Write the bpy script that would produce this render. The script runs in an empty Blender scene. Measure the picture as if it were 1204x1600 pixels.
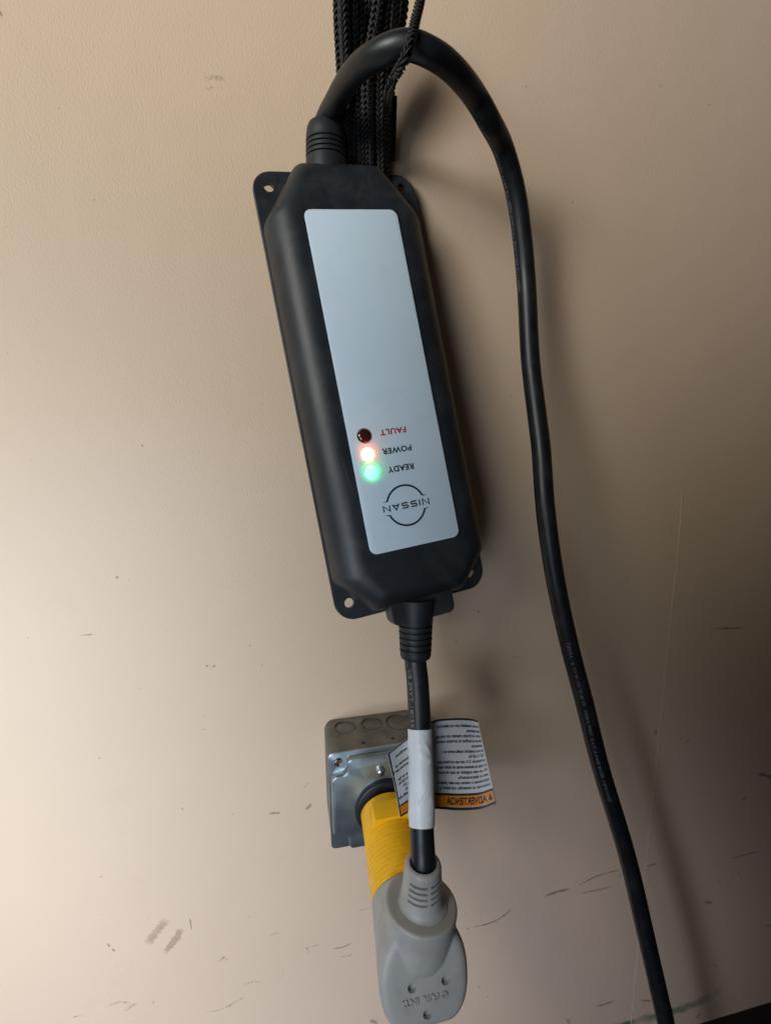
import bpy, bmesh, math, random
import numpy as np
from mathutils import Vector, Matrix
random.seed(7)
MM = 0.001
sc = bpy.context.scene
COL = sc.collection

# ------------------------------------------------------------------ camera (mm frame: X right on wall, Z up, wall at Y=0)
F, YAW, PIT, ROL, D = 755.3, 0.20446, -0.17763, -0.01171, 463.8
cf = Vector((math.sin(YAW)*math.cos(PIT), math.cos(YAW)*math.cos(PIT), math.sin(PIT)))
r0 = Vector((math.cos(YAW), -math.sin(YAW), 0)); u0 = r0.cross(cf)
cr = r0*math.cos(ROL)+u0*math.sin(ROL); cu = -r0*math.sin(ROL)+u0*math.cos(ROL)
CAM = Vector((0, -D, 0))
cd = bpy.data.cameras.new('camera'); cam = bpy.data.objects.new('camera', cd); COL.objects.link(cam)
cam.matrix_world = Matrix(((cr.x, cu.x, -cf.x, CAM.x*MM), (cr.y, cu.y, -cf.y, CAM.y*MM), (cr.z, cu.z, -cf.z, CAM.z*MM), (0, 0, 0, 1)))
cd.sensor_fit = 'VERTICAL'; cd.sensor_height = 24; cd.lens = F/1600*24; cd.clip_start = 0.01; cd.clip_end = 50
sc.camera = cam

# ------------------------------------------------------------------ light
w = bpy.data.worlds.new('World'); sc.world = w; w.use_nodes = True
bg = w.node_tree.nodes['Background']; bg.inputs[0].default_value = (1.0, 0.80, 0.72, 1); bg.inputs[1].default_value = 0.024
def aim(o, tgt):
    o.rotation_euler = (Vector(tgt)-o.location).to_track_quat('-Z', 'Y').to_euler()
def area(name, loc, tgt, sx, sy, power, col, spread=180):
    l = bpy.data.lights.new(name, 'AREA'); l.shape = 'RECTANGLE'; l.size = sx; l.size_y = sy; l.energy = power; l.color = col
    l.spread = math.radians(spread)
    o = bpy.data.objects.new(name, l); COL.objects.link(o); o.location = loc; aim(o, tgt); return o
def spot(name, loc, tgt, ang, blend, rad, power, col):
    l = bpy.data.lights.new(name, 'SPOT'); l.spot_size = math.radians(ang); l.spot_blend = blend; l.shadow_soft_size = rad
    l.energy = power; l.color = col
    o = bpy.data.objects.new(name, l); COL.objects.link(o); o.location = loc; aim(o, tgt); return o
spot('window_light', (-0.95, -0.85, 0.68), (-0.094, 0, 0.448), 44.9, 1.0, 0.42, 108, (1.0, 0.975, 0.854))
spot('door_light', (-0.45, -0.75, -0.25), (-0.477, 0, -0.325), 101.7, 1.0, 0.30, 56.0, (0.745, 0.865, 1.0))
spot('low_door_light', (-1.2, -1.4, -0.80), (-0.066, 0, -0.842), 27.8, 1.0, 0.34, 205.0, (0.71, 0.79, 1.0))
spot('upper_light', (-1.6, -1.4, 0.9), (0.523, 0, 0.713), 32.1, 1.0, 0.40, 234.0, (0.74, 0.83, 1.0))
spot('plug_fill_light', (-0.42, -0.62, 0.34), (0.085, -0.15, -0.37), 27, 1.0, 0.10, 9.0, (1.0, 0.97, 0.90))  # added fill spot that lightens the plug from above, stands for no real source
sc.view_settings.view_transform = 'Standard'; sc.view_settings.look = 'None'
sc.view_settings.exposure = 0; sc.view_settings.gamma = 1

# ------------------------------------------------------------------ pixel helpers: where a thing stands, from the photo and its own distance
def ray(u, v): return cf + cr*((u-602)/F) - cu*((v-800)/F)
def PY(u, v, Y):
    d = ray(u, v); return CAM + d*((Y+D)/d.y)
def PZ(u, v, Z):
    d = ray(u, v); return CAM + d*(Z/d.z)
def PD(u, v, depth): return CAM + ray(u, v)*depth

# ------------------------------------------------------------------ materials
def mat(name, col, rough=0.5, metal=0.0, spec=0.5, noise=None, bump=None, coat=0.0, emit=None, var=0.0, sheen=0.0):
    m = bpy.data.materials.new(name); m.use_nodes = True; nt = m.node_tree; b = nt.nodes['Principled BSDF']
    b.inputs['Base Color'].default_value = (*col, 1); b.inputs['Roughness'].default_value = rough
    b.inputs['Metallic'].default_value = metal; b.inputs['Specular IOR Level'].default_value = spec
    b.inputs['Coat Weight'].default_value = coat
    if sheen: b.inputs['Sheen Weight'].default_value = sheen
    tc = nt.nodes.new('ShaderNodeTexCoord')
    if var:
        n = nt.nodes.new('ShaderNodeTexNoise'); n.inputs['Scale'].default_value = noise or 20; n.inputs['Detail'].default_value = 6
        nt.links.new(tc.outputs['Object'], n.inputs['Vector'])
        r = nt.nodes.new('ShaderNodeValToRGB'); r.color_ramp.elements[0].position = 0.3; r.color_ramp.elements[1].position = 0.7
        r.color_ramp.elements[0].color = tuple(max(0, c*(1-var)) for c in col)+(1,)
        r.color_ramp.elements[1].color = tuple(min(1, c*(1+var)) for c in col)+(1,)
        nt.links.new(n.outputs['Fac'], r.inputs['Fac']); nt.links.new(r.outputs['Color'], b.inputs['Base Color'])
        mr = nt.nodes.new('ShaderNodeMapRange'); mr.inputs['To Min'].default_value = rough*0.85; mr.inputs['To Max'].default_value = min(1, rough*1.18)
        nt.links.new(n.outputs['Fac'], mr.inputs['Value']); nt.links.new(mr.outputs[0], b.inputs['Roughness'])
    if bump:
        sca, dist = bump
        n2 = nt.nodes.new('ShaderNodeTexNoise'); n2.inputs['Scale'].default_value = sca; n2.inputs['Detail'].default_value = 3
        nt.links.new(tc.outputs['Object'], n2.inputs['Vector'])
        bp = nt.nodes.new('ShaderNodeBump'); bp.inputs['Distance'].default_value = dist; bp.inputs['Strength'].default_value = 1
        nt.links.new(n2.outputs['Fac'], bp.inputs['Height']); nt.links.new(bp.outputs['Normal'], b.inputs['Normal'])
    if emit:
        b.inputs['Emission Color'].default_value = (*emit[0], 1); b.inputs['Emission Strength'].default_value = emit[1]
    return m

def wall_material():
    m = bpy.data.materials.new('painted_wall'); m.use_nodes = True; nt = m.node_tree; b = nt.nodes['Principled BSDF']
    b.inputs['Roughness'].default_value = 0.55; b.inputs['Specular IOR Level'].default_value = 0.35
    tc = nt.nodes.new('ShaderNodeTexCoord')
    def noise(s, d, r=0.5, vec=None):
        n = nt.nodes.new('ShaderNodeTexNoise'); n.inputs['Scale'].default_value = s; n.inputs['Detail'].default_value = d
        n.inputs['Roughness'].default_value = r; nt.links.new(vec or tc.outputs['Object'], n.inputs['Vector']); return n.outputs['Fac']
    def ramp(fac, p0, c0, p1, c1):
        r = nt.nodes.new('ShaderNodeValToRGB'); e = r.color_ramp.elements
        e[0].position = p0; e[0].color = (*c0, 1); e[1].position = p1; e[1].color = (*c1, 1); nt.links.new(fac, r.inputs['Fac']); return r.outputs['Color']
    base = ramp(noise(4, 5), 0.3, (0.60, 0.444, 0.315), 0.7, (0.63, 0.468, 0.335))
    # faint grime and rubbed patches
    g = ramp(noise(9, 8, 0.7), 0.60, (1, 1, 1), 0.80, (0.93, 0.93, 0.93))
    mx = nt.nodes.new('ShaderNodeMix'); mx.data_type = 'RGBA'; mx.blend_type = 'MULTIPLY'; mx.inputs['Factor'].default_value = 1
    nt.links.new(base, mx.inputs['A']); nt.links.new(g, mx.inputs['B'])
    # small specks
    sp = ramp(noise(170, 1, 0.4), 0.80, (1, 1, 1), 0.82, (0.62, 0.6, 0.58))
    mx2 = nt.nodes.new('ShaderNodeMix'); mx2.data_type = 'RGBA'; mx2.blend_type = 'MULTIPLY'; mx2.inputs['Factor'].default_value = 1
    nt.links.new(mx.outputs['Result'], mx2.inputs['A']); nt.links.new(sp, mx2.inputs['B'])
    nt.links.new(mx2.outputs['Result'], b.inputs['Base Color'])
    mp = nt.nodes.new('ShaderNodeMapping'); mp.inputs['Scale'].default_value = (1, 1, 0.55); mp.inputs['Rotation'].default_value = (0, 0.25, 0)
    nt.links.new(tc.outputs['Object'], mp.inputs['Vector'])
    bp1 = nt.nodes.new('ShaderNodeBump'); bp1.inputs['Distance'].default_value = 0.0005; bp1.inputs['Strength'].default_value = 0.6
    nt.links.new(noise(640, 3, 0.55, mp.outputs[0]), bp1.inputs['Height'])
    bp2 = nt.nodes.new('ShaderNodeBump'); bp2.inputs['Distance'].default_value = 0.002; bp2.inputs['Strength'].default_value = 0.4
    nt.links.new(noise(14, 2, 0.5), bp2.inputs['Height']); nt.links.new(bp2.outputs['Normal'], bp1.inputs['Normal'])
    nt.links.new(bp1.outputs['Normal'], b.inputs['Normal'])
    return m

def smear(name, col, dens, scale=300, stretch=(1, 1, 1)):
    """dry scuff: noise broken coverage of a thin paint or rubber mark"""
    m = bpy.data.materials.new(name); m.use_nodes = True; nt = m.node_tree; b = nt.nodes['Principled BSDF']
    b.inputs['Base Color'].default_value = (*col, 1); b.inputs['Roughness'].default_value = 0.7; b.inputs['Specular IOR Level'].default_value = 0.2
    at = nt.nodes.new('ShaderNodeAttribute'); at.attribute_name = 'cover'
    tc = nt.nodes.new('ShaderNodeTexCoord'); n = nt.nodes.new('ShaderNodeTexNoise'); n.inputs['Scale'].default_value = scale; n.inputs['Detail'].default_value = 4
    nt.links.new(tc.outputs['Object'], n.inputs['Vector'])
    mr = nt.nodes.new('ShaderNodeMapRange'); mr.inputs['From Min'].default_value = 0.35 if 'rub' not in name else 0.15; mr.inputs['From Max'].default_value = 0.65 if 'rub' not in name else 0.5
    nt.links.new(n.outputs['Fac'], mr.inputs['Value'])
    mu = nt.nodes.new('ShaderNodeMath'); mu.operation = 'MULTIPLY'; nt.links.new(mr.outputs[0], mu.inputs[0]); nt.links.new(at.outputs['Fac'], mu.inputs[1])
    m2 = nt.nodes.new('ShaderNodeMath'); m2.operation = 'MULTIPLY'; nt.links.new(mu.outputs[0], m2.inputs[0]); m2.inputs[1].default_value = dens
    nt.links.new(m2.outputs[0], b.inputs['Alpha'])
    return m

M = {}
M['wall'] = wall_material()
M['case'] = mat('case_plastic', (0.0105, 0.0148, 0.0205), 0.48, spec=0.62, noise=35, var=0.25, bump=(1500, 0.00004))
def dusty(m, col, scale, lo, hi, amt):
    nt = m.node_tree; b = nt.nodes['Principled BSDF']; src = b.inputs['Base Color'].links[0].from_socket
    tc = nt.nodes.new('ShaderNodeTexCoord'); n = nt.nodes.new('ShaderNodeTexNoise'); n.inputs['Scale'].default_value = scale; n.inputs['Detail'].default_value = 9; n.inputs['Roughness'].default_value = 0.72
    n.inputs['Distortion'].default_value = 0.6
    nt.links.new(tc.outputs['Object'], n.inputs['Vector']); mr = nt.nodes.new('ShaderNodeMapRange'); mr.inputs['From Min'].default_value = lo; mr.inputs['From Max'].default_value = hi; mr.inputs['To Max'].default_value = amt
    nt.links.new(n.outputs['Fac'], mr.inputs['Value']); mx = nt.nodes.new('ShaderNodeMix'); mx.data_type = 'RGBA'
    nt.links.new(mr.outputs[0], mx.inputs['Factor']); nt.links.new(src, mx.inputs['A']); mx.inputs['B'].default_value = (*col, 1); nt.links.new(mx.outputs['Result'], b.inputs['Base Color'])
dusty(M['case'], (0.075, 0.075, 0.072), 22, 0.48, 0.78, 0.55)
M['label'] = mat('label_film', (0.66, 0.80, 0.92), 0.42, spec=0.5, noise=9, var=0.03)
M['ink'] = mat('black_ink', (0.012, 0.014, 0.022), 0.5)
M['red_ink'] = mat('red_ink', (0.42, 0.02, 0.03), 0.5)
M['cable'] = mat('cable_rubber', (0.007, 0.009, 0.012), 0.42, spec=0.5, noise=60, var=0.3, bump=(700, 0.00006))
M['grommet'] = mat('grommet_rubber', (0.014, 0.016, 0.019), 0.5, spec=0.4, noise=60, var=0.2)
M['print'] = mat('cable_print', (0.16, 0.18, 0.20), 0.7)
M['rope'] = mat('black_cord', (0.014, 0.0135, 0.014), 0.62, spec=0.4, noise=500, var=0.4, sheen=0.1)
M['rope_core'] = mat('black_cord_core', (0.006, 0.006, 0.0065), 0.9, spec=0.1)
M['grey'] = mat('grey_plastic', (0.33, 0.33, 0.315), 0.45, spec=0.45, noise=30, var=0.07, bump=(900, 0.00003))
M['slit'] = mat('dark_gap', (0.03, 0.03, 0.032), 0.7)
M['yellow'] = mat('yellow_plastic', (0.86, 0.46, 0.008), 0.42, spec=0.4, noise=25, var=0.08, bump=(600, 0.00005))
M['steel'] = mat('galvanized_steel', (0.38, 0.45, 0.48), 0.36, metal=0.9, noise=45, var=0.22, bump=(180, 0.00008))
M['dusty_steel'] = mat('dusty_galvanized_steel', (0.17, 0.165, 0.145), 0.5, metal=0.5, noise=55, var=0.3, bump=(300, 0.0001))
M['screw'] = mat('bright_screw', (0.65, 0.68, 0.70), 0.2, metal=1.0)
M['black'] = mat('black_plastic', (0.012, 0.012, 0.014), 0.4, spec=0.5, noise=30, var=0.2)
M['tape'] = mat('white_vinyl', (0.62, 0.66, 0.70), 0.38, spec=0.5, noise=60, var=0.05, bump=(70, 0.0012))
M['paper'] = mat('label_paper', (0.49, 0.50, 0.51), 0.5, spec=0.4, noise=50, var=0.05)
M['orange'] = mat('orange_print', (0.62, 0.20, 0.006), 0.5)
M['fault'] = mat('red_lens', (0.06, 0.012, 0.008), 0.15, coat=0.6, spec=0.6)
M['power'] = mat('lit_orange_lens', (0.9, 0.5, 0.3), 0.3, emit=((1.0, 0.115, 0.03), 30.0))
M['ready'] = mat('lit_green_lens', (0.4, 0.9, 0.6), 0.3, emit=((0.015, 1.0, 0.15), 24.0))
M['base'] = mat('dark_skirting', (0.012, 0.011, 0.011), 0.6)
M['floor'] = mat('brown_floor', (0.05, 0.028, 0.02), 0.7, noise=30, var=0.4)

dusty(M['cable'], (0.06, 0.06, 0.058), 60, 0.52, 0.8, 0.4)
dusty(M['grey'], (0.16, 0.15, 0.13), 35, 0.50, 0.8, 0.5)
dusty(M['yellow'], (0.40, 0.22, 0.02), 50, 0.50, 0.8, 0.5)
dusty(M['label'], (0.52, 0.62, 0.70), 12, 0.52, 0.8, 0.5)
dusty(M['dusty_steel'], (0.32, 0.30, 0.26), 60, 0.45, 0.75, 0.6)
# ------------------------------------------------------------------ mesh helpers (all coordinates in mm)
def link(name, vs, fs, material, parent=None, smooth=True, mats=None, fm=None, sharp=0.6):
    org = parent['_o'] if parent is not None and '_o' in parent else (0, 0, 0)
    me = bpy.data.meshes.new(name)
    me.from_pydata([((v[0]-org[0])*MM, (v[1]-org[1])*MM, (v[2]-org[2])*MM) for v in vs], [], fs)
    me.materials.append(material)
    for x in (mats or []): me.materials.append(x)
    if fm: me.polygons.foreach_set('material_index', fm)
    bm = bmesh.new(); bm.from_mesh(me)
    bmesh.ops.recalc_face_normals(bm, faces=bm.faces)
    for f in bm.faces: f.smooth = smooth
    if smooth:
        for e in bm.edges:
            if len(e.link_faces) == 2 and e.calc_face_angle(0) > sharp: e.smooth = False
    bm.to_mesh(me); bm.free()
    o = bpy.data.objects.new(name, me); COL.objects.link(o)
    if parent is not None: o.parent = parent
    else: o.location = (0, 0, 0)
    if parent is not None: o['_o'] = org
    return o
def thing(name, label, cat, loc, group=None):
    o = bpy.data.objects.new(name, None); COL.objects.link(o); o.empty_display_size = 0.02
    o.location = Vector(loc)*MM; o['_o'] = tuple(loc); o['label'] = label; o['category'] = cat
    if group: o['group'] = group
    return o
def ring_faces(nr, ns, close=True):
    fs = []
    for i in range(nr-1):
        for j in range(ns if close else ns-1):
            a = i*ns+j; b = i*ns+(j+1) % ns; fs.append((a, b, b+ns, a+ns))
    return fs
def catmull(pts, n):
    pts = [Vector(p) for p in pts]; P = [pts[0]*2-pts[1]]+pts+[pts[-1]*2-pts[-2]]; out = []
    for i in range(1, len(P)-2):
        for k in range(n):
            t = k/n; a, b, c, d = P[i-1], P[i], P[i+1], P[i+2]
            out.append(0.5*((2*b)+(c-a)*t+(2*a-5*b+4*c-d)*t*t+(3*b-a-3*c+d)*t**3))
    out.append(P[-2]); return out
def resample(pts, step):
    s = [0]
    for i in range(1, len(pts)): s.append(s[-1]+(pts[i]-pts[i-1]).length)
    n = max(2, int(s[-1]/step)); out = []; j = 0
    for k in range(n+1):
        t = s[-1]*k/n
        while j < len(s)-2 and s[j+1] < t: j += 1
        q = (t-s[j])/max(1e-9, s[j+1]-s[j]); out.append(pts[j].lerp(pts[j+1], q))
    return out
def frames(pts, ref=None):
    fr = []; n = None
    for i, p in enumerate(pts):
        t = (pts[min(i+1, len(pts)-1)]-pts[max(i-1, 0)]).normalized()
        if n is None:
            n = (ref or Vector((0, -1, 0.01))); n = (n-t*n.dot(t)).normalized()
        else: n = (n-t*n.dot(t)).normalized()
        fr.append((p, t, n, t.cross(n)))
    return fr
def sweep(pts, rad, ns=24, cap=True, ref=None, rf=None):
    """tube along pts; rad a number, list or function of fraction; rf(i, ang, r) modifies"""
    fr = frames(pts, ref); vs = []
    for i, (p, t, n, b) in enumerate(fr):
        r = rad(i/(len(fr)-1)) if callable(rad) else (rad[i] if isinstance(rad, (list, tuple)) else rad)
        for j in range(ns):
            a = 2*math.pi*j/ns; rr = rf(i, a, r) if rf else r
            vs.append(p+n*(rr*math.cos(a))+b*(rr*math.sin(a)))
    fs = ring_faces(len(fr), ns)
    if cap: fs.append(tuple(range(ns-1, -1, -1))); fs.append(tuple(range((len(fr)-1)*ns, len(fr)*ns)))
    return vs, fs
def lathe(p0, axis, prof, ns=64, ref=None, cap=True, rf=None):
    """prof: list of (distance along axis, radius)"""
    t = Vector(axis).normalized(); n = Vector(ref or (0, 0, 1)); n = (n-t*n.dot(t)).normalized(); b = t.cross(n); vs = []
    for i, (d, r) in enumerate(prof):
        for j in range(ns):
            a = 2*math.pi*j/ns; rr = rf(d, a, r) if rf else r
            vs.append(Vector(p0)+t*d+n*(rr*math.cos(a))+b*(rr*math.sin(a)))
    fs = ring_faces(len(prof), ns)
    if cap: fs.append(tuple(range(ns-1, -1, -1))); fs.append(tuple(range((len(prof)-1)*ns, len(prof)*ns)))
    return vs, fs
def rpoly(pts, rad, n=6):
    """polygon with filleted corners; same vertex count for the same corner count"""
    out = []; k = len(pts)
    for i in range(k):
        p = Vector(pts[i]); a = Vector(pts[i-1]); c = Vector(pts[(i+1) % k]); r = rad[i] if isinstance(rad, (list, tuple)) else rad
        d1 = (a-p).normalized(); d2 = (c-p).normalized(); ang = d1.angle(d2)
        L = min(r/math.tan(ang/2), (a-p).length*0.49, (c-p).length*0.49); rr = L*math.tan(ang/2)
        cen = p+(d1+d2).normalized()*(rr/math.sin(ang/2))
        s = p+d1*L-cen; e = p+d2*L-cen; a0 = math.atan2(s.y, s.x); a1 = math.atan2(e.y, e.x); da = (a1-a0+math.pi) % (2*math.pi)-math.pi
        for j in range(n+1):
            t = a0+da*j/n; out.append(Vector((cen.x+rr*math.cos(t), cen.y+rr*math.sin(t))))
    return out
def loft(levels, tf, cap0=True, cap1=True):
    """levels: list of (outline [(x, z)], y); tf maps (x, y, z) to world mm"""
    ns = len(levels[0][0]); vs = []
    for ol, y in levels:
        for q in ol: vs.append(tf(q[0], y, q[1]))
    fs = ring_faces(len(levels), ns)
    if cap0: fs.append(tuple(range(ns-1, -1, -1)))
    if cap1: fs.append(tuple(range((len(levels)-1)*ns, len(levels)*ns)))
    return vs, fs
def rect(x0, z0, x1, z1): return [(x0, z0), (x1, z0), (x1, z1), (x0, z1)]
ident = lambda x, y, z: Vector((x, y, z))
def cutby(o, cutters, op='DIFFERENCE'):
    """bake boolean cuts into the mesh"""
    for vs, fs in cutters:
        c = link('cutter', vs, fs, M['slit'], o.parent); md = o.modifiers.new('b', 'BOOLEAN'); md.operation = op; md.solver = 'EXACT'; md.object = c
        bpy.context.view_layer.update(); dg = bpy.context.evaluated_depsgraph_get()
        me = bpy.data.meshes.new_from_object(o.evaluated_get(dg)); o.modifiers.clear(); old = o.data; o.data = me; bpy.data.meshes.remove(old)
        cm = c.data; bpy.data.objects.remove(c); bpy.data.meshes.remove(cm)
    bm = bmesh.new(); bm.from_mesh(o.data)
    for e in bm.edges:
        e.smooth = not (len(e.link_faces) == 2 and e.calc_face_angle(0) > 0.6)
    for f in bm.faces: f.smooth = True
    bm.to_mesh(o.data); bm.free()
def text_geo(s, size, bold=0.0, spacing=1.0, depth=0.0):
    c = bpy.data.curves.new('t', 'FONT'); c.body = s; c.size = size; c.offset = bold*size; c.space_character = spacing; c.extrude = depth
    c.resolution_u = 3
    o = bpy.data.objects.new('t', c); COL.objects.link(o); bpy.context.view_layer.update()
    me = bpy.data.meshes.new_from_object(o.evaluated_get(bpy.context.evaluated_depsgraph_get()))
    vs = [v.co.copy() for v in me.vertices]; fs = [tuple(p.vertices) for p in me.polygons]
    bpy.data.objects.remove(o); bpy.data.curves.remove(c); bpy.data.meshes.remove(me)
    return vs, fs
def fit_text(s, width, height, bold=0.0, **k):
    """text scaled to width x cap height, origin at its centre"""
    vs, fs = text_geo(s, 10, bold, **k); x0 = min(v.x for v in vs); x1 = max(v.x for v in vs); y0 = min(v.y for v in vs); y1 = max(v.y for v in vs)
    sx = width/(x1-x0); sy = height/(y1-y0)
    return [Vector(((v.x-(x0+x1)/2)*sx, (v.y-(y0+y1)/2)*sy, v.z)) for v in vs], fs

# ------------------------------------------------------------------ setting: wall, seam, skirting, floor
SB = -874.5
wall = link('wall', [(-2600, 0, SB), (3000, 0, SB), (3000, 0, 1700), (-2600, 0, 1700), (-2600, 100, SB), (3000, 100, SB), (3000, 100, 1700), (-2600, 100, 1700)],
            [(0, 1, 2, 3), (7, 6, 5, 4), (0, 4, 5, 1), (3, 2, 6, 7), (0, 3, 7, 4), (1, 5, 6, 2)], M['wall'], smooth=False)
wall['kind'] = 'structure'; wall['label'] = 'beige painted garage wall with fine roller texture'; 
floor = link('floor', [(-2600, 0, -990), (3000, 0, -990), (3000, -2500, -990), (-2600, -2500, -990)], [(0, 1, 2, 3)], M['floor'], smooth=False)
floor['kind'] = 'structure'
bp_ol = rpoly([(0, SB-0.5), (-16, SB-0.5), (-16, -990), (0, -990)], [0.5, 5, 0.5, 0.5], 4)
vs = [Vector((-2600, q.x+0.0, q.y)) for q in bp_ol]+[Vector((3000, q.x+0.0, q.y)) for q in bp_ol]; n = len(bp_ol)
sk = link('skirting', vs, ring_faces(2, n)+[tuple(range(n)), tuple(range(2*n-1, n-1, -1))], M['base']); sk['kind'] = 'structure'
# drywall seam: a slight ridge of filler under the paint, running down the wall
def ridge(pxs, wid, hgt, name, parent, material, jit=0.3, seed=1):
    rnd = random.Random(seed); pts = resample(catmull([PY(u, v, 0) for u, v in pxs], 10), 4); vs = []; fs = []
    for i, p in enumerate(pts):
        t = (pts[min(i+1, len(pts)-1)]-pts[max(i-1, 0)]).normalized(); s = Vector((-t.z, 0, t.x))
        e = min(1, i/4, (len(pts)-1-i)/4); k = 1+rnd.uniform(-jit, jit)
        for a, h in ((-1, -0.05), (-0.45, 0.8), (0, 1), (0.45, 0.75), (1, -0.05)):
            vs.append(p+s*(a*wid*k)+Vector((0, -h*hgt*e*k if h > 0 else 0.05, 0)))
    for i in range(len(pts)-1):
        for j in range(4): a = i*5+j; fs.append((a, a+1, a+6, a+5))
    return link(name, vs, fs, material, parent)
ridge([(1066, 760), (1058, 870), (1046, 980), (1034, 1100), (1021, 1230), (1008, 1360), (998, 1470), (984, 1610), (972, 1730)], 1.0, 0.42, 'seam', wall, M['wall'], seed=3)
# paint sags and blobs
for i, (u, v, l, h) in enumerate([(783, 890, 22, .5), (1148, 1360, 26, .9), (1124, 1377, 5, .8), (912, 1342, 9, .7), (934, 1333, 8, .6), (1116, 1508, 7, .9), (1131, 1508, 4, .5),
                                  (1060, 1530, 10, .4), (936, 955, 9, .5), (768, 1408, 9, .9), (780, 1425, 6, .8), (1101, 843, 6, .7), (1125, 430, 6, .5), (574, 1012, 7, .5), (215, 1190, 9, .35), (200, 1090, 6, .3), (920, 1312, 8, .5)]):
    ridge([(u, v), (u+l*.1, v+l*.5), (u-l*.15, v+l)], 0.9, h*0.8, 'paint_run', wall, M['wall'], 0.5, i)
# scuffs: list of (path px, half width px, colour key, density)
M['sc_dark'] = smear('rubber_scuff', (0.14, 0.105, 0.08), 0.50, 420)
M['sc_brown'] = smear('brown_scuff', (0.32, 0.21, 0.15), 0.40, 300)
M['sc_green'] = smear('green_paint_smear', (0.05, 0.20, 0.11), 0.9, 25)
M['sc_pale'] = smear('pale_scuff', (0.62, 0.55, 0.48), 0.8, 400)
M['sc_rub'] = smear('tan_rub_mark', (0.49, 0.35, 0.25), 0.75, 28)
def scuff(pxs, hw, key, seed=0, lift=0.15):
    rnd = random.Random(seed); pts = catmull([PY(u, v, 0) for u, v in pxs], 8); vs = []; fs = []; cov = []
    hw = hw*0.85
    for i, p in enumerate(pts):
        t = (pts[min(i+1, len(pts)-1)]-pts[max(i-1, 0)]).normalized(); s = Vector((-t.z, 0, t.x)); q = i/(len(pts)-1)
        e = min(1, q*5, (1-q)*5); k = rnd.uniform(0.7, 1.2)
        for a, c in ((-1, 0), (-0.4, 1), (0.4, 1), (1, 0)):
            vs.append(p+s*(a*hw*k)+Vector((0, -lift, 0))); cov.append(c*e*rnd.uniform(0.6, 1))
    for i in range(len(pts)-1):
        for j in range(3): a = i*4+j; fs.append((a, a+1, a+5, a+4))
    o = link('scuff_mark', vs, fs, M[key], wall); at = o.data.attributes.new('cover', 'FLOAT', 'POINT'); at.data.foreach_set('value', cov); return o
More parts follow.
